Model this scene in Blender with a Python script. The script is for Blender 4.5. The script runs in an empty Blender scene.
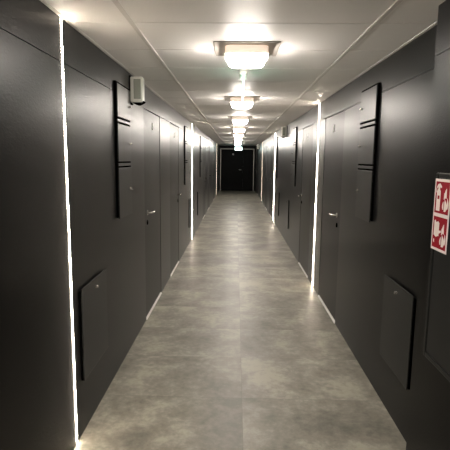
import bpy, bmesh, math, random
from mathutils import Matrix, Vector

random.seed(4)
S = bpy.context.scene
COL = S.collection

# ------------------------------------------------------------------ camera, world, exposure
CAM_H = 1.65
PITCH, YAW, ROLL, FPX = 0.1432, 0.0228, 0.0113, 456.5
cam_data = bpy.data.cameras.new('camera')
cam_data.sensor_width = 36.0
cam_data.lens = FPX * 36.0 / 450.0
cam_data.clip_start = 0.02
cam = bpy.data.objects.new('camera', cam_data)
COL.objects.link(cam)
_fl = Vector((-math.sin(YAW), math.cos(YAW), 0))
_f = _fl * math.cos(PITCH) + Vector((0, 0, -math.sin(PITCH)))
_r = Vector((math.cos(YAW), math.sin(YAW), 0))
_u = _r.cross(_f)
_c, _s = math.cos(ROLL), math.sin(ROLL)
_r2 = _r * _c + _u * _s
_u2 = _u * _c - _r * _s
_m = Matrix((( _r2.x, _u2.x, -_f.x, 0), (_r2.y, _u2.y, -_f.y, 0), (_r2.z, _u2.z, -_f.z, CAM_H), (0, 0, 0, 1)))
cam.matrix_world = _m
S.camera = cam

world = bpy.data.worlds.new('world')
S.world = world
world.use_nodes = True
world.node_tree.nodes['Background'].inputs[0].default_value = (0.9, 0.85, 0.78, 1)
world.node_tree.nodes['Background'].inputs[1].default_value = 0.0

S.view_settings.view_transform = 'Standard'
S.view_settings.look = 'None'
S.view_settings.gamma = 1.0
S.view_settings.use_curve_mapping = False
S.view_settings.exposure = 0.50

LAMP_STRENGTH = 72.0
LED_STRENGTH = 72.0

# ------------------------------------------------------------------ dimensions (metres)
XL, XR, ZC = -0.9035, 1.032, 2.358     # left wall, right wall, ceiling
Y0, Y1 = -2.6, 24.2                     # rear and far ends of the corridor
XP, YP = 0.918, 2.24                    # wall projection on the near right
ZS = 2.135                              # horizontal joint of the wall panels, door head
LEDS_L = [2.43, 9.43, 21.2]
LEDS_R = [5.89, 12.37, 18.3]
DOORS_L = [(4.5, 5.45), (6.25, 7.2), (12.5, 13.45), (14.6, 15.55), (18.3, 19.25)]
DOORS_R = [(4.5, 5.45), (6.3, 7.25), (12.9, 13.85), (14.9, 15.85), (21.3, 22.25)]


# ------------------------------------------------------------------ materials
def new_mat(name):
    m = bpy.data.materials.new(name)
    m.use_nodes = True
    return m, m.node_tree, m.node_tree.nodes['Principled BSDF']


def plain(name, col, rough=0.5, metal=0.0, spec=0.5, noise=0.0, nscale=60):
    m, nt, b = new_mat(name)
    b.inputs['Roughness'].default_value = rough
    b.inputs['Metallic'].default_value = metal
    b.inputs['Specular IOR Level'].default_value = spec
    tc = nt.nodes.new('ShaderNodeTexCoord')
    n = nt.nodes.new('ShaderNodeTexNoise')
    n.inputs['Scale'].default_value = nscale
    nt.links.new(tc.outputs['Object'], n.inputs['Vector'])
    r = nt.nodes.new('ShaderNodeValToRGB')
    k = noise
    r.color_ramp.elements[0].color = tuple(c * (1 - k) for c in col) + (1,)
    r.color_ramp.elements[1].color = tuple(min(1, c * (1 + k)) for c in col) + (1,)
    r.color_ramp.elements[0].position = 0.3
    r.color_ramp.elements[1].position = 0.7
    nt.links.new(n.outputs['Fac'], r.inputs['Fac'])
    nt.links.new(r.outputs['Color'], b.inputs['Base Color'])
    return m


def laminate(name, col, rough, bump=0.02, sheen=0.62):
    """dark wood-grain laminate: fine embossed grain, satin sheen"""
    m, nt, b = new_mat(name)
    L = nt.links
    geo = nt.nodes.new('ShaderNodeNewGeometry')
    mp = nt.nodes.new('ShaderNodeMapping')
    mp.inputs['Scale'].default_value = (1, 0.5, 1)
    L.new(geo.outputs['Position'], mp.inputs['Vector'])
    n = nt.nodes.new('ShaderNodeTexNoise')
    n.inputs['Scale'].default_value = 120
    n.inputs['Detail'].default_value = 3
    L.new(mp.outputs['Vector'], n.inputs['Vector'])
    n2 = nt.nodes.new('ShaderNodeTexNoise')
    n2.inputs['Scale'].default_value = 9
    n2.inputs['Detail'].default_value = 4
    L.new(geo.outputs['Position'], n2.inputs['Vector'])
    r = nt.nodes.new('ShaderNodeValToRGB')
    r.color_ramp.elements[0].color = tuple(c * 0.85 for c in col) + (1,)
    r.color_ramp.elements[1].color = tuple(c * 1.15 for c in col) + (1,)
    L.new(n2.outputs['Fac'], r.inputs['Fac'])
    mr = nt.nodes.new('ShaderNodeMapRange')
    mr.inputs['From Min'].default_value = 0.3
    mr.inputs['From Max'].default_value = 0.7
    mr.inputs['To Min'].default_value = rough - 0.012
    mr.inputs['To Max'].default_value = rough + 0.012
    L.new(n2.outputs['Fac'], mr.inputs['Value'])
    bp = nt.nodes.new('ShaderNodeBump')
    bp.inputs['Strength'].default_value = bump
    bp.inputs['Distance'].default_value = 0.0022
    L.new(n.outputs['Fac'], bp.inputs['Height'])
    # satin sheen: diffuse core under a glossy layer that strengthens towards grazing angles
    df = nt.nodes.new('ShaderNodeBsdfDiffuse')
    gl = nt.nodes.new('ShaderNodeBsdfAnisotropic')
    lw = nt.nodes.new('ShaderNodeLayerWeight')
    lw.inputs['Blend'].default_value = 0.5
    L.new(bp.outputs['Normal'], df.inputs['Normal'])
    L.new(bp.outputs['Normal'], gl.inputs['Normal'])
    L.new(r.outputs['Color'], df.inputs['Color'])
    gl.inputs['Color'].default_value = (1, 1, 1, 1)
    L.new(mr.outputs['Result'], gl.inputs['Roughness'])
    pw = nt.nodes.new('ShaderNodeMath'); pw.operation = 'POWER'
    L.new(lw.outputs['Facing'], pw.inputs[0]); pw.inputs[1].default_value = 5
    ma = nt.nodes.new('ShaderNodeMath'); ma.operation = 'MULTIPLY_ADD'
    L.new(pw.outputs[0], ma.inputs[0]); ma.inputs[1].default_value = sheen; ma.inputs[2].default_value = 0.006
    ms = nt.nodes.new('ShaderNodeMixShader')
    L.new(ma.outputs[0], ms.inputs[0]); L.new(df.outputs[0], ms.inputs[1]); L.new(gl.outputs[0], ms.inputs[2])
    L.new(ms.outputs[0], nt.nodes['Material Output'].inputs['Surface'])
    nt.nodes.remove(b)
    return m


def emitter(name, col, strength, dots=None):
    m, nt, b = new_mat(name)
    b.inputs['Base Color'].default_value = (0.8, 0.8, 0.78, 1)
    b.inputs['Emission Color'].default_value = (*col, 1)
    b.inputs['Emission Strength'].default_value = strength
    if dots:
        L = nt.links
        geo = nt.nodes.new('ShaderNodeNewGeometry')
        sx = nt.nodes.new('ShaderNodeSeparateXYZ')
        L.new(geo.outputs['Position'], sx.inputs[0])
        mul = nt.nodes.new('ShaderNodeMath'); mul.operation = 'MULTIPLY'
        mul.inputs[1].default_value = dots * 2 * math.pi
        L.new(sx.outputs['Z'], mul.inputs[0])
        sn = nt.nodes.new('ShaderNodeMath'); sn.operation = 'SINE'
        L.new(mul.outputs[0], sn.inputs[0])
        mr = nt.nodes.new('ShaderNodeMapRange')
        mr.inputs['From Min'].default_value = -0.5
        mr.inputs['From Max'].default_value = 0.5
        mr.inputs['To Min'].default_value = strength * 0.15
        mr.inputs['To Max'].default_value = strength * 1.5
        L.new(sn.outputs[0], mr.inputs['Value'])
        L.new(mr.outputs['Result'], b.inputs['Emission Strength'])
    return m


def floor_material():
    m, nt, b = new_mat('concrete_look_tiles')
    L = nt.links
    N = nt.nodes.new
    geo = N('ShaderNodeNewGeometry')
    sx = N('ShaderNodeSeparateXYZ')
    L.new(geo.outputs['Position'], sx.inputs[0])

    def math_(op, a, bv):
        q = N('ShaderNodeMath'); q.operation = op
        for i, v in enumerate((a, bv)):
            if v is None:
                continue
            if isinstance(v, (int, float)):
                q.inputs[i].default_value = v
            else:
                L.new(v, q.inputs[i])
        return q.outputs[0]
    TW, TD = 0.98, 0.656
    u = math_('DIVIDE', math_('SUBTRACT', sx.outputs['X'], 0.0635), TW)
    v = math_('DIVIDE', math_('SUBTRACT', sx.outputs['Y'], 2.987), TD)

    def seam(t, size):
        f = math_('ABSOLUTE', math_('SUBTRACT', math_('FRACT', math_('ADD', t, 0.5), None), 0.5), None)
        return math_('LESS_THAN', f, 0.0022 / size)
    line = math_('MAXIMUM', seam(u, TW), seam(v, TD))
    cell = N('ShaderNodeCombineXYZ')
    L.new(math_('FLOOR', u, None), cell.inputs[0])
    L.new(math_('FLOOR', v, None), cell.inputs[1])
    wn = N('ShaderNodeTexWhiteNoise'); wn.noise_dimensions = '3D'
    L.new(cell.outputs[0], wn.inputs['Vector'])
    off = N('ShaderNodeVectorMath'); off.operation = 'MULTIPLY_ADD'
    L.new(wn.outputs['Color'], off.inputs[0])
    off.inputs[1].default_value = (7, 7, 7)
    L.new(geo.outputs['Position'], off.inputs[2])

    def noise(scale, det, rough=0.55, dist=0.0):
        n = N('ShaderNodeTexNoise')
        n.inputs['Scale'].default_value = scale
        n.inputs['Detail'].default_value = det
        n.inputs['Roughness'].default_value = rough
        n.inputs['Distortion'].default_value = dist
        L.new(off.outputs[0], n.inputs['Vector'])
        return n.outputs['Fac']
    n1 = noise(2.6, 7, 0.60, 0.2)
    n2 = noise(22, 5, 0.65)
    mixv = math_('ADD', math_('MULTIPLY', n1, 0.68), math_('MULTIPLY', n2, 0.32))
    mixv = math_('ADD', mixv, math_('MULTIPLY', math_('SUBTRACT', wn.outputs['Value'], 0.5), 0.05))
    ramp = N('ShaderNodeValToRGB')
    e = ramp.color_ramp.elements
    e[0].position, e[0].color = 0.36, (0.118, 0.110, 0.089, 1)
    e[1].position, e[1].color = 0.60, (0.37, 0.347, 0.282, 1)
    q = e.new(0.5); q.color = (0.232, 0.217, 0.178, 1)
    L.new(mixv, ramp.inputs['Fac'])
    mx = N('ShaderNodeMix'); mx.data_type = 'RGBA'
    L.new(math_('MULTIPLY', line, 0.45), mx.inputs['Factor'])
    L.new(ramp.outputs['Color'], mx.inputs['A'])
    mx.inputs['B'].default_value = (0.07, 0.065, 0.055, 1)
    L.new(mx.outputs['Result'], b.inputs['Base Color'])
    mr = N('ShaderNodeMapRange')
    mr.inputs['To Min'].default_value = 0.34
    mr.inputs['To Max'].default_value = 0.50
    L.new(n2, mr.inputs['Value'])
    L.new(mr.outputs['Result'], b.inputs['Roughness'])
    bp = N('ShaderNodeBump')
    bp.inputs['Strength'].default_value = 0.04
    bp.inputs['Distance'].default_value = 0.003
    L.new(n2, bp.inputs['Height'])
    L.new(bp.outputs['Normal'], b.inputs['Normal'])
    return m


M = {}
M['wall'] = laminate('anthracite_laminate', (0.0028, 0.0027, 0.0025), 0.305, 0.5)
M['door'] = laminate('anthracite_door_laminate', (0.0034, 0.0034, 0.0031), 0.36, 0.2, 0.5)
M['panel'] = laminate('anthracite_lacquered_panel', (0.019, 0.0195, 0.019), 0.31, 0.05)
M['back'] = plain('black_backing', (0.006, 0.006, 0.006), 0.9, 0, 0.2)
M['edge'] = plain('black_edge', (0.001, 0.001, 0.001), 0.9, 0, 0.0)  # shade of panel sides put into the colour; also plain black fittings
M['floor'] = floor_material()
M['ceiling'] = plain('white_ceiling_tile', (0.90, 0.88, 0.855), 0.5, 0, 0.35, 0.02, 300)
M['tbar'] = plain('white_ceiling_grid', (0.70, 0.68, 0.65), 0.55, 0, 0.3)
M['chrome'] = plain('satin_steel', (0.72, 0.70, 0.67), 0.22, 1.0)
M['white'] = plain('white_marker', (0.85, 0.85, 0.83), 0.4)
M['threshold'] = plain('pale_threshold', (0.93, 0.92, 0.89), 0.3)
M['grey_plate'] = plain('grey_lamp_plate', (0.42, 0.39, 0.35), 0.5)
M['housing'] = emitter('translucent_lamp_housing', (1.0, 0.74, 0.56), 0.55)
M['off_white'] = plain('off_white_plastic', (0.72, 0.72, 0.65), 0.4)
M['grey_lens'] = plain('grey_green_lens', (0.30, 0.31, 0.265), 0.25)
M['red'] = plain('signal_red', (0.29, 0.004, 0.014), 0.6, 0, 0.1)
M['sign_white'] = plain('sign_white', (0.85, 0.76, 0.72), 0.45)
M['channel'] = plain('dark_channel', (0.05, 0.047, 0.042), 0.5, 0.0)
M['aluminium'] = plain('pale_aluminium', (0.55, 0.52, 0.47), 0.4, 0.6)
M['lamp'] = emitter('lamp_diffuser_glow', (1.0, 0.92, 0.83), LAMP_STRENGTH)
M['led'] = emitter('light_strip_glow', (1.0, 0.86, 0.69), LED_STRENGTH, dots=62)
M['led_dim'] = emitter('far_light_strip_glow', (1.0, 0.80, 0.58), 5.0, dots=62)
M['exit'] = emitter('exit_sign_glow', (0.72, 1.0, 0.93), 5)
M['green'] = emitter('exit_sign_green', (0.02, 0.55, 0.28), 1.0)
M['dark_end'] = laminate('black_end_door', (0.005, 0.005, 0.0052), 0.45)


# ------------------------------------------------------------------ mesh helpers
def box(bm, x0, x1, y0, y1, z0, z1, bev=0.0, seg=2):
    vs = [bm.verts.new(p) for p in ((x0, y0, z0), (x1, y0, z0), (x1, y1, z0), (x0, y1, z0),
                                    (x0, y0, z1), (x1, y0, z1), (x1, y1, z1), (x0, y1, z1))]
    fs = [bm.faces.new([vs[i] for i in q]) for q in ((3, 2, 1, 0), (4, 5, 6, 7), (0, 1, 5, 4), (1, 2, 6, 5), (2, 3, 7, 6), (3, 0, 4, 7))]
    if bev:
        es = {e for f in fs for e in f.edges}
        bmesh.ops.bevel(bm, geom=list(es), offset=bev, segments=seg, profile=0.5, affect='EDGES')
    return bm


def lathe(bm, prof, axis='x', n=24, origin=(0, 0, 0)):
    """prof: list of (distance along axis, radius)"""
    o = Vector(origin)
    rings = []
    for a, r in prof:
        ring = []
        for i in range(n):
            t = 2 * math.pi * i / n
            p, q = r * math.cos(t), r * math.sin(t)
            v = {'x': (a, p, q), 'y': (p, a, q), 'z': (p, q, a)}[axis]
            ring.append(bm.verts.new(o + Vector(v)))
        rings.append(ring)
    for r0, r1 in zip(rings, rings[1:]):
        for i in range(n):
            bm.faces.new((r0[i], r0[(i + 1) % n], r1[(i + 1) % n], r1[i]))
    bm.faces.new(rings[0][::-1])
    bm.faces.new(rings[-1])
    return bm


def tube(bm, pts, radii, n=14):
    pts = [Vector(p) for p in pts]
    rings = []
    up = Vector((0, 0, 1))
    for i, p in enumerate(pts):
        t = (pts[min(i + 1, len(pts) - 1)] - pts[max(i - 1, 0)]).normalized()
        a = t.cross(up)
        a = a.normalized() if a.length > 1e-4 else Vector((1, 0, 0))
        b = a.cross(t)
        r = radii[i]
        rings.append([bm.verts.new(p + a * r * math.cos(2 * math.pi * k / n) + b * r * math.sin(2 * math.pi * k / n)) for k in range(n)])
    for r0, r1 in zip(rings, rings[1:]):
        for i in range(n):
            bm.faces.new((r0[i], r0[(i + 1) % n], r1[(i + 1) % n], r1[i]))
    bm.faces.new(rings[0][::-1])
    bm.faces.new(rings[-1])


def poly_x(bm, pts, x0, x1):
    """prism: outline pts (y, z) extruded along x"""
    a = [bm.verts.new((x0, y, z)) for y, z in pts]
    b = [bm.verts.new((x1, y, z)) for y, z in pts]
    bm.faces.new(a)
    bm.faces.new(b[::-1])
    k = len(pts)
    for i in range(k):
        bm.faces.new((a[i], b[i], b[(i + 1) % k], a[(i + 1) % k]))


def obj(name, bm, mat, parent=None, smooth=False):
    bmesh.ops.recalc_face_normals(bm, faces=bm.faces)
    me = bpy.data.meshes.new(name)
    bm.to_mesh(me)
    bm.free()
    me.materials.append(M[mat])
    if smooth:
        for p in me.polygons:
            p.use_smooth = True
        me.set_sharp_from_angle(angle=math.radians(40))
    o = bpy.data.objects.new(name, me)
    COL.objects.link(o)
    if parent:
        o.parent = parent
    return o


def B():
    return bmesh.new()


def tag(o, label=None, cat=None, group=None, kind=None):
    if label: o['label'] = label
    if cat: o['category'] = cat
    if group: o['group'] = group
    if kind: o['kind'] = kind
    return o


def empty(name, loc, rotz=0.0):
    o = bpy.data.objects.new(name, None)
    o.empty_display_size = 0.1
    COL.objects.link(o)
    o.location = loc
    o.rotation_euler = (0, 0, rotz)
    return o


def dup(root, loc, rotz, name=None):
    r = root.copy()
    COL.objects.link(r)
    if name:
        r.name = name
    r.location = loc
    r.rotation_euler = (0, 0, rotz)
    for ch in list(root.children):
        c = ch.copy(); COL.objects.link(c); c.parent = r
        for g in list(ch.children):
            d = g.copy(); COL.objects.link(d); d.parent = c
    return r


def struct(name, bm, mat, label=None):
    o = obj(name, bm, mat)
    o['kind'] = 'structure'
    if label: o['label'] = label
    return o


def place(side, y):
    """wall frame: local +x points out of the wall into the corridor"""
    return ((XL, y, 0), 0.0) if side == 'L' else ((XR, y, 0), math.pi)


# ------------------------------------------------------------------ floor, ceiling
bm = B(); box(bm, XL - 0.1, XR + 0.1, Y0, Y1, -0.05, 0)
struct('floor', bm, 'floor', 'grey concrete-look tiled floor of the corridor')

bm = B()
TX = [XL - 0.02, -0.562, 0.715, XR + 0.02]
pitch = 0.6
rows = []
y = 2.523 - 9 * pitch
while y < Y1:
    rows.append((y, min(y + pitch, Y1)))
    y += pitch
for a, b_ in rows:
    for x0, x1 in zip(TX, TX[1:]):
        box(bm, x0 + 0.002, x1 - 0.002, a + 0.004, b_ - 0.004, ZC, ZC + 0.015, 0.003, 1)
box(bm, XL - 0.1, XR + 0.1, Y0, Y1, ZC + 0.02, ZC + 0.06)
struct('ceiling', bm, 'ceiling', 'suspended ceiling of pale tiles above the corridor')
for i, x in enumerate(TX[1:3]):
    bm = B(); box(bm, x - 0.013, x + 0.013, Y0, Y1 - 0.03, ZC - 0.004, ZC + 0.002, 0.0015, 1)
    struct('trim_%d' % (i + 1), bm, 'tbar', 'pale ceiling grid rail on the %s' % ('left', 'right')[i])
bm = B(); box(bm, XL, XL + 0.018, Y0, Y1 - 0.03, ZC - 0.004, ZC + 0.002)
struct('trim_3', bm, 'tbar', 'pale edge angle of the ceiling on the left wall')
bm = B(); box(bm, XR - 0.018, XR, YP, Y1 - 0.03, ZC - 0.004, ZC + 0.002)
struct('trim_4', bm, 'tbar', 'pale edge angle of the ceiling on the right wall')


# ------------------------------------------------------------------ walls of dark laminate panels
def wall(name, sgn, X, doors, leds, ystart, label):
    bm = B()
    def slab(y0, y1, z0, z1, d0=0.0, d1=0.03):
        a, b_ = X + sgn * d0, X + sgn * d1
        box(bm, min(a, b_), max(a, b_), y0, y1, z0, z1)
    slots = [(l - 0.0085, l + 0.0085) for l in leds if l > ystart]
    # lower panels: interrupted by doors and light slots
    cuts = sorted(list(doors) + slots)
    y = ystart
    for a, b_ in cuts + [(Y1, Y1)]:
        if a - y > 0.002:
            slab(y, a, 0, ZS - 0.002)
        y = b_
    y = ystart
    for a, b_ in slots + [(Y1, Y1)]:
        slab(y, a, ZS + 0.002, ZC)
        y = b_
    slab(ystart, Y1, 0, ZC + 0.02, 0.042, 0.10)
    return struct(name, bm, 'wall', label)


wall('wall_left', -1, XL, DOORS_L, LEDS_L, Y0, 'left corridor wall of dark grey laminate panels')
wall('wall_right', 1, XR, DOORS_R, LEDS_R, YP - 0.1, 'right corridor wall of dark grey laminate panels')
bm = B()
box(bm, XP, XP + 0.03, Y0, YP, 0, ZS - 0.002)
box(bm, XP, XP + 0.03, Y0, YP, ZS + 0.002, ZC)
box(bm, XP + 0.03, XR + 0.1, Y0, YP, 0, ZC + 0.02)
struct('wall_right_projection', bm, 'wall', 'projecting dark wall section nearest on the right')
bm = B(); box(bm, XL - 0.1, XR + 0.1, Y0 - 0.1, Y0, 0, ZC + 0.05)
struct('wall_back', bm, 'wall', 'dark wall behind')
# end wall around the double door
DX0, DX1, DZ = -0.80, 0.90, 2.17
bm = B()
box(bm, XL - 0.1, DX0 - 0.035, Y1 - 0.02, Y1 + 0.1, 0, ZC + 0.05)
box(bm, DX1 + 0.035, XR + 0.1, Y1 - 0.02, Y1 + 0.1, 0, ZC + 0.05)
box(bm, DX0 - 0.035, DX1 + 0.035, Y1 - 0.02, Y1 + 0.1, DZ + 0.035, ZC + 0.05)
box(bm, DX0 - 0.035, DX1 + 0.035, Y1 + 0.06, Y1 + 0.1, 0, DZ + 0.035)
struct('wall_end', bm, 'wall', 'dark end wall around the black double door')


# ------------------------------------------------------------------ doors
def handle_parts(parent, hy, hz, hand):
    """lever handle on a rose with a lock rose beneath; lever points along hand*y"""
    h = B()
    lathe(h, [(0, 0.026), (0.006, 0.026), (0.009, 0.023)], 'x', 24, (0, hy, hz))
    o = obj('door_handle', h, 'chrome', parent, True)
    l = B()
    tube(l, [(0.005, hy, hz), (0.035, hy, hz), (0.05, hy + hand * 0.006, hz), (0.056, hy + hand * 0.02, hz),
             (0.057, hy + hand * 0.06, hz - 0.001), (0.055, hy + hand * 0.10, hz), (0.050, hy + hand * 0.13, hz + 0.004)],
         [0.010, 0.010, 0.0105, 0.0105, 0.010, 0.0095, 0.008])
    obj('lever', l, 'chrome', o, True)
    k = B()
    lathe(k, [(0, 0.024), (0.006, 0.024), (0.009, 0.020)], 'x', 24, (0, hy, hz - 0.10))
    o2 = obj('door_lock', k, 'edge', parent, True)
    c = B()
    lathe(c, [(0.006, 0.009), (0.014, 0.009), (0.015, 0.007)], 'x', 16, (0, hy, hz - 0.095))
    obj('lock_cylinder', c, 'chrome', o2, True)


def threshold_profile(bm, w):
    pr = [(-0.03, 0.0), (0.009, 0.0), (0.009, 0.004), (-0.002, 0.020), (-0.0025, 0.015), (-0.03, 0.015)]
    a = [bm.verts.new((x, -w, z)) for x, z in pr]
    b_ = [bm.verts.new((x, w, z)) for x, z in pr]
    bm.faces.new(a); bm.faces.new(b_[::-1])
    for i in range(len(pr)):
        bm.faces.new((a[i], b_[i], b_[(i + 1) % len(pr)], a[(i + 1) % len(pr)]))


def make_door(name, hand):
    """leaf local y -0.475..0.475; handle at hand*-0.36 with the lever pointing to the middle"""
    t = empty(name, (0, 0, 0))
    W = 0.475
    bm = B(); box(bm, -0.034, -0.003, -W + 0.004, W - 0.004, 0.024, ZS - 0.007, 0.0015, 1)
    leaf = obj('door_leaf', bm, 'door', t)
    handle_parts(t, -hand * 0.36, 1.10, hand)
    bm = B(); threshold_profile(bm, W - 0.004)
    obj('threshold', bm, 'threshold', t)['label'] = 'pale threshold strip under the dark door'
    bm = B()
    lathe(bm, [(-0.004, 0.016), (0.003, 0.016), (0.004, 0.014)], 'x', 20, (0, 0, 1.965))
    box(bm, -0.004, 0.002, -0.007, 0.009, 1.985, 2.025, 0.001, 1)
    obj('door_marker', bm, 'white', t, True)['label'] = 'small white door marker'
    return t


door_near = make_door('door_1', 1)
door_far = make_door('door_2', -1)
door_labels = {
    ('L', 0): 'dark flush door on the left wall just beyond the pale wall light',
    ('L', 1): 'dark flush door on the left wall, second along, handle at its far edge',
    ('L', 2): 'third dark flush door along the left wall, beyond the second light strip',
    ('L', 3): 'fourth dark flush door along the left wall, far down the corridor',
    ('L', 4): 'last dark flush door along the left wall, before the farthest light strip',
    ('R', 0): 'dark flush door on the right wall on the near side of the first light strip there',
    ('R', 1): 'dark flush door on the right wall just past the first light strip there',
    ('R', 2): 'third dark flush door along the right wall, past the second light strip there',
    ('R', 3): 'fourth dark flush door along the right wall, far down the corridor',
    ('R', 4): 'last dark door on the right wall, beside the black double end door',
}
# handle near the camera (True) or at the far edge (False)
near_edge = {('L', 0): True, ('L', 1): False, ('L', 2): False, ('L', 3): False, ('L', 4): True,
             ('R', 0): True, ('R', 1): False, ('R', 2): True, ('R', 3): False, ('R', 4): True}
used = set()
n_door = 2
for side, ds in (('L', DOORS_L), ('R', DOORS_R)):
    for i, (a, b_) in enumerate(ds):
        loc, rz = place(side, (a + b_) / 2)
        hand = (1 if near_edge[(side, i)] else -1) * (1 if side == 'L' else -1)
        src = door_near if hand == 1 else door_far
        if hand not in used:
            used.add(hand)
            d = src
            d.location = loc; d.rotation_euler = (0, 0, rz)
        else:
            n_door += 1
            d = dup(src, loc, rz, 'door_%d' % n_door)
        tag(d, door_labels[(side, i)], 'door', 'flush doors along the corridor walls', 'structure')

# double door at the end
t = empty('door_11', (0, Y1, 0))
bm = B(); box(bm, DX0 + 0.003, 0.347, 0.0, 0.04, 0.008, DZ - 0.004, 0.002, 1)
obj('door_leaf', bm, 'dark_end', t)
bm = B(); box(bm, 0.353, DX1 - 0.003, 0.0, 0.04, 0.008, DZ - 0.004, 0.002, 1)
obj('door_leaf', bm, 'dark_end', t)
bm = B()
box(bm, DX0 - 0.034, DX0, -0.035, 0.05, 0, DZ + 0.034, 0.002, 1)
box(bm, DX1, DX1 + 0.034, -0.035, 0.05, 0, DZ + 0.034, 0.002, 1)
box(bm, DX0, DX1, -0.035, 0.05, DZ, DZ + 0.034, 0.002, 1)
obj('door_frame', bm, 'aluminium', t)['label'] = 'pale metal door frame'
bm = B()
lathe(bm, [(0, 0.026), (-0.008, 0.026), (-0.010, 0.022)], 'y', 20, (0.25, 0, 1.10))
tube(bm, [(0.25, -0.005, 1.10), (0.25, -0.05, 1.10), (0.235, -0.058, 1.10), (0.13, -0.055, 1.10)], [0.010, 0.010, 0.010, 0.008])
obj('door_handle', bm, 'chrome', t, True)
bm = B(); lathe(bm, [(0, 0.045), (-0.008, 0.045), (-0.010, 0.04)], 'y', 24, (-0.165, 0, 1.91))
obj('door_marker', bm, 'white', t, True)
tag(t, 'black double door closing the far end of the corridor', 'door', None, 'structure')


# ------------------------------------------------------------------ light strips in the wall joints
def make_led():
    t = empty('light_strip', (0, 0, 0))
    bm = B()
    box(bm, -0.03, -0.002, -0.008, -0.006, 0.004, ZC - 0.004)
    box(bm, -0.03, -0.002, 0.006, 0.008, 0.004, ZC - 0.004)
    box(bm, -0.032, -0.0282, -0.008, 0.008, 0.004, ZC - 0.004)
    obj('channel', bm, 'channel', t)
    bm = B()
    pr = []
    for k in range(9):
        a = math.pi * k / 8
        pr.append((0.0 + 0.0032 * math.sin(a), -0.0050 * math.cos(a)))
    pr = [(-0.028, -0.005)] + pr + [(-0.028, 0.005)]
    a0 = [bm.verts.new((x, y, 0.006)) for x, y in pr]
    a1 = [bm.verts.new((x, y, ZC - 0.007)) for x, y in pr]
    k = len(pr)
    for i in range(k):
        bm.faces.new((a0[i], a0[(i + 1) % k], a1[(i + 1) % k], a1[i]))
    bm.faces.new(a0[::-1]); bm.faces.new(a1)
    obj('glowing_strip', bm, 'led', t)
    return t


led0 = make_led()
led_labels = ['glowing floor-to-ceiling light strip nearest on the left wall',
              'glowing light strip on the left wall between the low panels, beyond two doors',
              'farthest small glowing light strip on the left wall near the end door',
              'glowing light strip on the right wall between two doors',
              'second glowing light strip along the right wall, beyond the wall light',
              'farthest small glowing light strip on the right wall']
first = True
for (side, y), lb in zip([('L', v) for v in LEDS_L] + [('R', v) for v in LEDS_R], led_labels):
    loc, rz = place(side, y)
    if first:
        o = led0; o.location = loc; o.rotation_euler = (0, 0, rz); first = False
    else:
        o = dup(led0, loc, rz)
    if y > 18:      # same strips, emission turned down so the two farthest look faint
        for c in list(o.children):
            if c.name.startswith('glowing_strip'):
                c.data = c.data.copy()
                c.data.materials[0] = M['led_dim']
    tag(o, lb, 'light strip', 'vertical light strips in the walls')


# ------------------------------------------------------------------ stacked meter cabinets and low access panels
def knob(parent, y, z, x):
    bm = B()
    lathe(bm, [(x - 0.002, 0.0105), (x + 0.003, 0.0105), (x + 0.006, 0.006), (x + 0.010, 0.006), (x + 0.012, 0.0095), (x + 0.017, 0.0085), (x + 0.018, 0.005)], 'x', 18, (0, y, z))
    obj('knob', bm, 'chrome', parent, True)


def make_cabinet(hand):
    t = empty('meter_cabinet', (0, 0, 0))
    W = 0.22
    bm = B(); box(bm, 0.0, 0.016, -W, W, 1.20, 2.21)
    obj('frame', bm, 'edge', t)  # cabinet sides coloured black for the shade on them
    for z0, z1, kz in ((1.955, 2.195, 2.06), (1.625, 1.905, 1.765), (1.19, 1.575, 1.40)):
        d = B(); box(d, 0.0162, 0.024, -W + 0.012, W - 0.006, z0, z1, 0.0025, 2)
        dd = obj('cabinet_door', d, 'panel', t)
        knob(dd, hand * 0.145, kz, 0.024)
    for z in (1.93, 1.60):
        bm = B(); box(bm, 0.0162, 0.0225, -W + 0.012, W - 0.006, z - 0.010, z + 0.010, 0.002, 1)
        obj('divider_rail', bm, 'panel', t)
    return t


def make_low_panel():
    t = empty('access_panel', (0, 0, 0))
    bm = B(); box(bm, 0.0, 0.012, -0.255, 0.255, 0.332, 0.876)
    obj('frame', bm, 'edge', t)  # shaded sides of the panel, darkened by colour
    bm = B(); box(bm, 0.0122, 0.019, -0.254, 0.254, 0.328, 0.892, 0.003, 2)
    d = obj('panel_door', bm, 'panel', t)
    knob(d, 0.0, 0.84, 0.019)
    return t


cabs = [('L', 3.64, 'tall three-door dark cabinet on the left wall below the pale wall light'),
        ('L', 8.17, 'tall three-door dark cabinet on the left wall just before the second light strip'),
        ('L', 11.6, 'tall narrow-looking dark cabinet on the left wall beyond the second light strip'),
        ('R', 3.645, 'tall three-door dark cabinet on the right wall, nearest to the viewer'),
        ('R', 8.15, 'tall three-door dark cabinet on the right wall beyond the first light strip'),
        ('R', 11.75, 'tall dark cabinet on the right wall just before the second light strip')]
protos = {}
for side, y, lb in cabs:
    loc, rz = place(side, y)
    if side not in protos:
        o = protos[side] = make_cabinet(1 if side == 'L' else -1)
        o.location = loc; o.rotation_euler = (0, 0, rz)
    else:
        o = dup(protos[side], loc, rz)
    tag(o, lb, 'cabinet', 'stacked wall cabinets')

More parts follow.
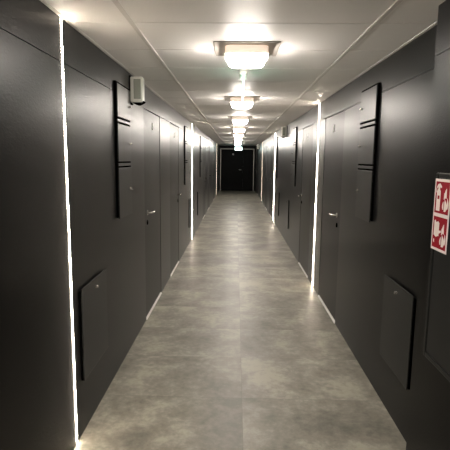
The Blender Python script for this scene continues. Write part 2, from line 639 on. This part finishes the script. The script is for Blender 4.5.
lows = [('L', 2.80, 'low square dark access panel beside the nearest left light strip'),
        ('L', 8.97, 'low dark access panel on the left wall just before the second light strip'),
        ('L', 10.95, 'low dark access panel on the left wall past the second light strip'),
        ('R', 2.78, 'low square dark access panel on the right wall, nearest to the viewer'),
        ('R', 9.02, 'low dark access panel on the right wall under the small wall light'),
        ('R', 11.05, 'low dark access panel on the right wall before the second light strip')]
low0 = make_low_panel()
for i, (side, y, lb) in enumerate(lows):
    loc, rz = place(side, y)
    if i == 0:
        o = low0; o.location = loc; o.rotation_euler = (0, 0, rz)
    else:
        o = dup(low0, loc, rz)
    tag(o, lb, 'panel', 'low access panels')


# ------------------------------------------------------------------ pale wall lights standing out from the walls
def make_wall_light():
    t = empty('wall_light', (0, 0, 0))
    bm = B(); box(bm, 0.0, 0.012, -0.043, 0.047, 2.10, 2.335, 0.003, 1)
    obj('back_plate', bm, 'edge', t)
    bm = B()
    # bulging housing with a rounded underside
    pr = []
    z0, z1 = 2.115, 2.325
    box(bm, 0.002, 0.112, -0.045, 0.045, z0, z1, 0.012, 3)
    obj('housing', bm, 'off_white', t, True)
    for s in (-1, 1):
        bm = B(); box(bm, 0.036, 0.096, s * 0.0455 - 0.002, s * 0.0455 + 0.002, z0 + 0.028, z1 - 0.02, 0.0015, 1)
        obj('lens', bm, 'grey_lens', t)
    bm = B()
    n = 10
    pts = [(0.014 + 0.106 * k / n, z0 + 0.004 - 0.022 * math.sin(math.pi * k / n)) for k in range(n + 1)]
    pts += [(0.120, z0 + 0.012), (0.014, z0 + 0.012)]
    a = [bm.verts.new((x, -0.036, z)) for x, z in pts]
    b_ = [bm.verts.new((x, 0.036, z)) for x, z in pts]
    bm.faces.new(a); bm.faces.new(b_[::-1])
    for i in range(len(pts)):
        bm.faces.new((a[i], b_[i], b_[(i + 1) % len(pts)], a[(i + 1) % len(pts)]))
    obj('underside_cap', bm, 'edge', t)  # black colour stands for the shade under the housing
    return t


wl0 = make_wall_light()
for i, (side, y, lb) in enumerate([('L', 3.97, 'pale boxy wall light high on the left wall above the first door'),
                                   ('R', 9.55, 'small pale boxy wall light high on the right wall'),
                                   ('R', 20.6, 'tiny far-off wall light on the right wall near the end door')]):
    loc, rz = place(side, y)
    if i == 0:
        o = wl0; o.location = loc; o.rotation_euler = (0, 0, rz)
    else:
        o = dup(wl0, loc, rz)
    tag(o, lb, 'wall light', 'pale wall lights')


# ------------------------------------------------------------------ square ceiling lamps
def rounded_square(h, r, n=5):
    out = []
    for cx, cy, a0 in ((h - r, h - r, 0), (-h + r, h - r, 90), (-h + r, -h + r, 180), (h - r, -h + r, 270)):
        for k in range(n + 1):
            a = math.radians(a0 + 90 * k / n)
            out.append((cx + r * math.cos(a), cy + r * math.sin(a)))
    return out


def loft(bm, levels):
    rings = [[bm.verts.new((x, y, z)) for x, y in rounded_square(h, r)] for z, h, r in levels]
    for r0, r1 in zip(rings, rings[1:]):
        k = len(r0)
        for i in range(k):
            bm.faces.new((r0[i], r0[(i + 1) % k], r1[(i + 1) % k], r1[i]))
    bm.faces.new(rings[0]); bm.faces.new(rings[-1])


def make_lamp():
    t = empty('ceiling_lamp', (0, 0, 0))
    bm = B(); box(bm, -0.205, 0.205, -0.19, 0.19, -0.007, 0.0, 0.001, 1)
    obj('mounting_plate', bm, 'grey_plate', t)
    bm = B(); loft(bm, [(-0.007, 0.126, 0.03), (-0.010, 0.134, 0.035), (-0.044, 0.134, 0.035), (-0.046, 0.138, 0.036), (-0.056, 0.138, 0.036), (-0.057, 0.136, 0.035)])
    obj('housing', bm, 'housing', t, True)
    bm = B(); loft(bm, [(-0.0572, 0.124, 0.036), (-0.075, 0.121, 0.038), (-0.092, 0.114, 0.04), (-0.103, 0.101, 0.038), (-0.107, 0.085, 0.03)])
    obj('diffuser', bm, 'lamp', t, True)['label'] = 'glowing white diffuser'
    return t


LAMPS = [-1.82, 0.63] + [3.08 + 2.43 * k for k in range(8)]  # first two are unseen, row continued to light the near corridor
lamp_labels = ['square glowing ceiling lamp behind the viewer',
               'square glowing ceiling lamp overhead, just out of view',
               'nearest and largest square glowing ceiling lamp, on a grey plate',
               'second square ceiling lamp, right behind the hanging thin sign',
               'third square glowing ceiling lamp from the front',
               'fourth square glowing ceiling lamp from the front',
               'fifth square glowing ceiling lamp from the front',
               'sixth square glowing ceiling lamp, far down the corridor',
               'seventh square glowing ceiling lamp, far down the corridor',
               'farthest square glowing ceiling lamp, in front of the exit sign']
lamp0 = make_lamp()
for i, (y, lb) in enumerate(zip(LAMPS, lamp_labels)):
    o = lamp0 if i == 0 else dup(lamp0, (0, 0, 0), 0)
    o.location = (0.056, y, ZC)
    tag(o, lb, 'ceiling lamp', 'row of ceiling lamps')


# ------------------------------------------------------------------ edge-on emergency sign under the ceiling
t = empty('emergency_sign', (0.046, 3.86, ZC))
bm = B(); box(bm, -0.032, 0.032, -0.13, 0.13, -0.045, 0.0, 0.006, 2)
obj('sign_mount', bm, 'off_white', t, True)
bm = B(); box(bm, -0.004, 0.004, -0.15, 0.15, -0.215, -0.0452, 0.001, 1)
p = obj('sign_blade', bm, 'exit', t)
for s in (-1, 1):
    bm = B(); box(bm, s * 0.0046 - 0.0005, s * 0.0046 + 0.0005, -0.138, 0.138, -0.205, -0.055)
    obj('green_face', bm, 'green', p)
tag(t, 'thin glowing emergency sign hanging edge-on from the ceiling', 'sign')

# lit exit sign in front of the end door
t = empty('exit_sign', (0.10, 22.4, ZC))
bm = B(); box(bm, -0.17, 0.17, -0.022, 0.022, -0.275, -0.115, 0.006, 2)
obj('sign_box', bm, 'exit', t)
for x in (-0.09, 0.09):
    bm = B(); lathe(bm, [(-0.13, 0.022), (-0.085, 0.022), (-0.08, 0.008), (0.0, 0.008)], 'z', 14, (x, 0, 0))
    obj('hanger', bm, 'edge', t, True)
tag(t, 'lit white exit sign hung before the black end door', 'sign')


# ------------------------------------------------------------------ hydrant cabinet on the near right projection, with its sign
# local +x out of the wall, local +y towards the viewer
t = empty('hydrant_cabinet', (XP, 1.75, 0), math.pi)
Z0, Z1, W = 0.735, 1.60, 0.355
bm = B()
box(bm, 0, 0.010, -W, -W + 0.022, Z0, Z1, 0.004, 2)
box(bm, 0, 0.010, W - 0.022, W, Z0, Z1, 0.004, 2)
box(bm, 0, 0.010, -W + 0.022, W - 0.022, Z0, Z0 + 0.022, 0.004, 2)
box(bm, 0, 0.010, -W + 0.022, W - 0.022, Z1 - 0.022, Z1, 0.004, 2)
obj('frame', bm, 'panel', t)
bm = B(); box(bm, 0, 0.006, -W + 0.026, W - 0.026, Z0 + 0.026, Z1 - 0.026, 0.002, 1)
d = obj('cabinet_door', bm, 'panel', t)
bm = B(); lathe(bm, [(0.006, 0.014), (0.012, 0.014), (0.016, 0.010)], 'x', 20, (0, W - 0.07, 1.17))
obj('door_lock', bm, 'chrome', d, True)
tag(t, 'black hydrant cabinet set in the projecting wall, behind the red sign', 'cabinet')

# sign: local y from -0.075 (far, left in view) to 0.075
t = empty('fire_safety_sign', (XP - 0.0108, 2.022, 1.4145), math.pi)
HW, HH = 0.077, 0.160
bm = B(); box(bm, 0, 0.002, -HW, HW, -HH, HH)
obj('sign_board', bm, 'sign_white', t)
for name, zc in (('extinguisher_panel', 0.078), ('hydrant_panel', -0.078)):
    bm = B(); box(bm, 0.002, 0.0024, -0.067, 0.067, zc - 0.070, zc + 0.070)
    p = obj(name, bm, 'red', t)
    p['label'] = 'red square with white pictogram'
    # flames on the right half
    fl = B()
    def flame(y, z, w, h, lean):
        L_, R_ = [], []
        for k in range(8):
            s = k / 7
            ww = w * (math.sin(math.pi * (0.18 + 0.82 * s)) ** 0.9) * 0.5
            cx = y + lean * math.sin(s * 3.6) * w * 0.5
            L_.append((cx - ww, z + h * s)); R_.append((cx + ww, z + h * s))
        poly_x(fl, L_ + R_[::-1][1:], 0.0024, 0.0028)
    flame(0.033, zc - 0.058, 0.028, 0.052, 0.5)
    flame(0.016, zc - 0.050, 0.013, 0.036, -0.5)
    flame(0.054, zc - 0.046, 0.013, 0.048, 0.6)
    flame(0.038, zc + 0.000, 0.018, 0.044, -0.5)
    flame(0.022, zc - 0.006, 0.010, 0.030, 0.4)
    obj('flame_symbol', fl, 'sign_white', p)
    ic = B()
    if zc > 0:
        # fire extinguisher: two body blocks, shoulder, valve and lever, hose
        poly_x(ic, [(-0.053, zc - 0.060), (-0.016, zc - 0.060), (-0.016, zc - 0.008), (-0.053, zc - 0.008)], 0.0024, 0.0028)
        poly_x(ic, [(-0.053, zc - 0.008), (-0.045, zc - 0.008), (-0.045, zc + 0.008), (-0.053, zc + 0.008)], 0.0024, 0.0028)
        poly_x(ic, [(-0.024, zc - 0.008), (-0.016, zc - 0.008), (-0.016, zc + 0.008), (-0.024, zc + 0.008)], 0.0024, 0.0028)
        poly_x(ic, [(-0.053, zc + 0.008), (-0.016, zc + 0.008), (-0.016, zc + 0.026), (-0.024, zc + 0.036), (-0.045, zc + 0.036), (-0.053, zc + 0.026)], 0.0024, 0.0028)
        poly_x(ic, [(-0.042, zc + 0.036), (-0.027, zc + 0.036), (-0.020, zc + 0.046), (-0.008, zc + 0.042), (-0.008, zc + 0.050), (-0.026, zc + 0.062), (-0.046, zc + 0.058), (-0.060, zc + 0.040), (-0.061, zc + 0.020), (-0.056, zc + 0.020), (-0.055, zc + 0.038), (-0.044, zc + 0.048)], 0.0024, 0.0028)
    else:
        # wound hose reel on its bracket with nozzle
        poly_x(ic, [(-0.056, zc - 0.014), (-0.034, zc - 0.022), (-0.006, zc - 0.014), (-0.006, zc + 0.044), (-0.020, zc + 0.050), (-0.034, zc + 0.044), (-0.048, zc + 0.054), (-0.056, zc + 0.050)], 0.0024, 0.0028)
        poly_x(ic, [(-0.006, zc - 0.004), (0.014, zc + 0.004), (0.014, zc + 0.012), (-0.006, zc + 0.010)], 0.0024, 0.0028)
        poly_x(ic, [(-0.056, zc - 0.046), (-0.046, zc - 0.050), (-0.046, zc - 0.036), (-0.056, zc - 0.032)], 0.0024, 0.0028)
    obj('extinguisher_symbol' if zc > 0 else 'hose_symbol', ic, 'sign_white', p)
tag(t, 'red and white fire equipment sign on the near right hydrant cabinet', 'sign')
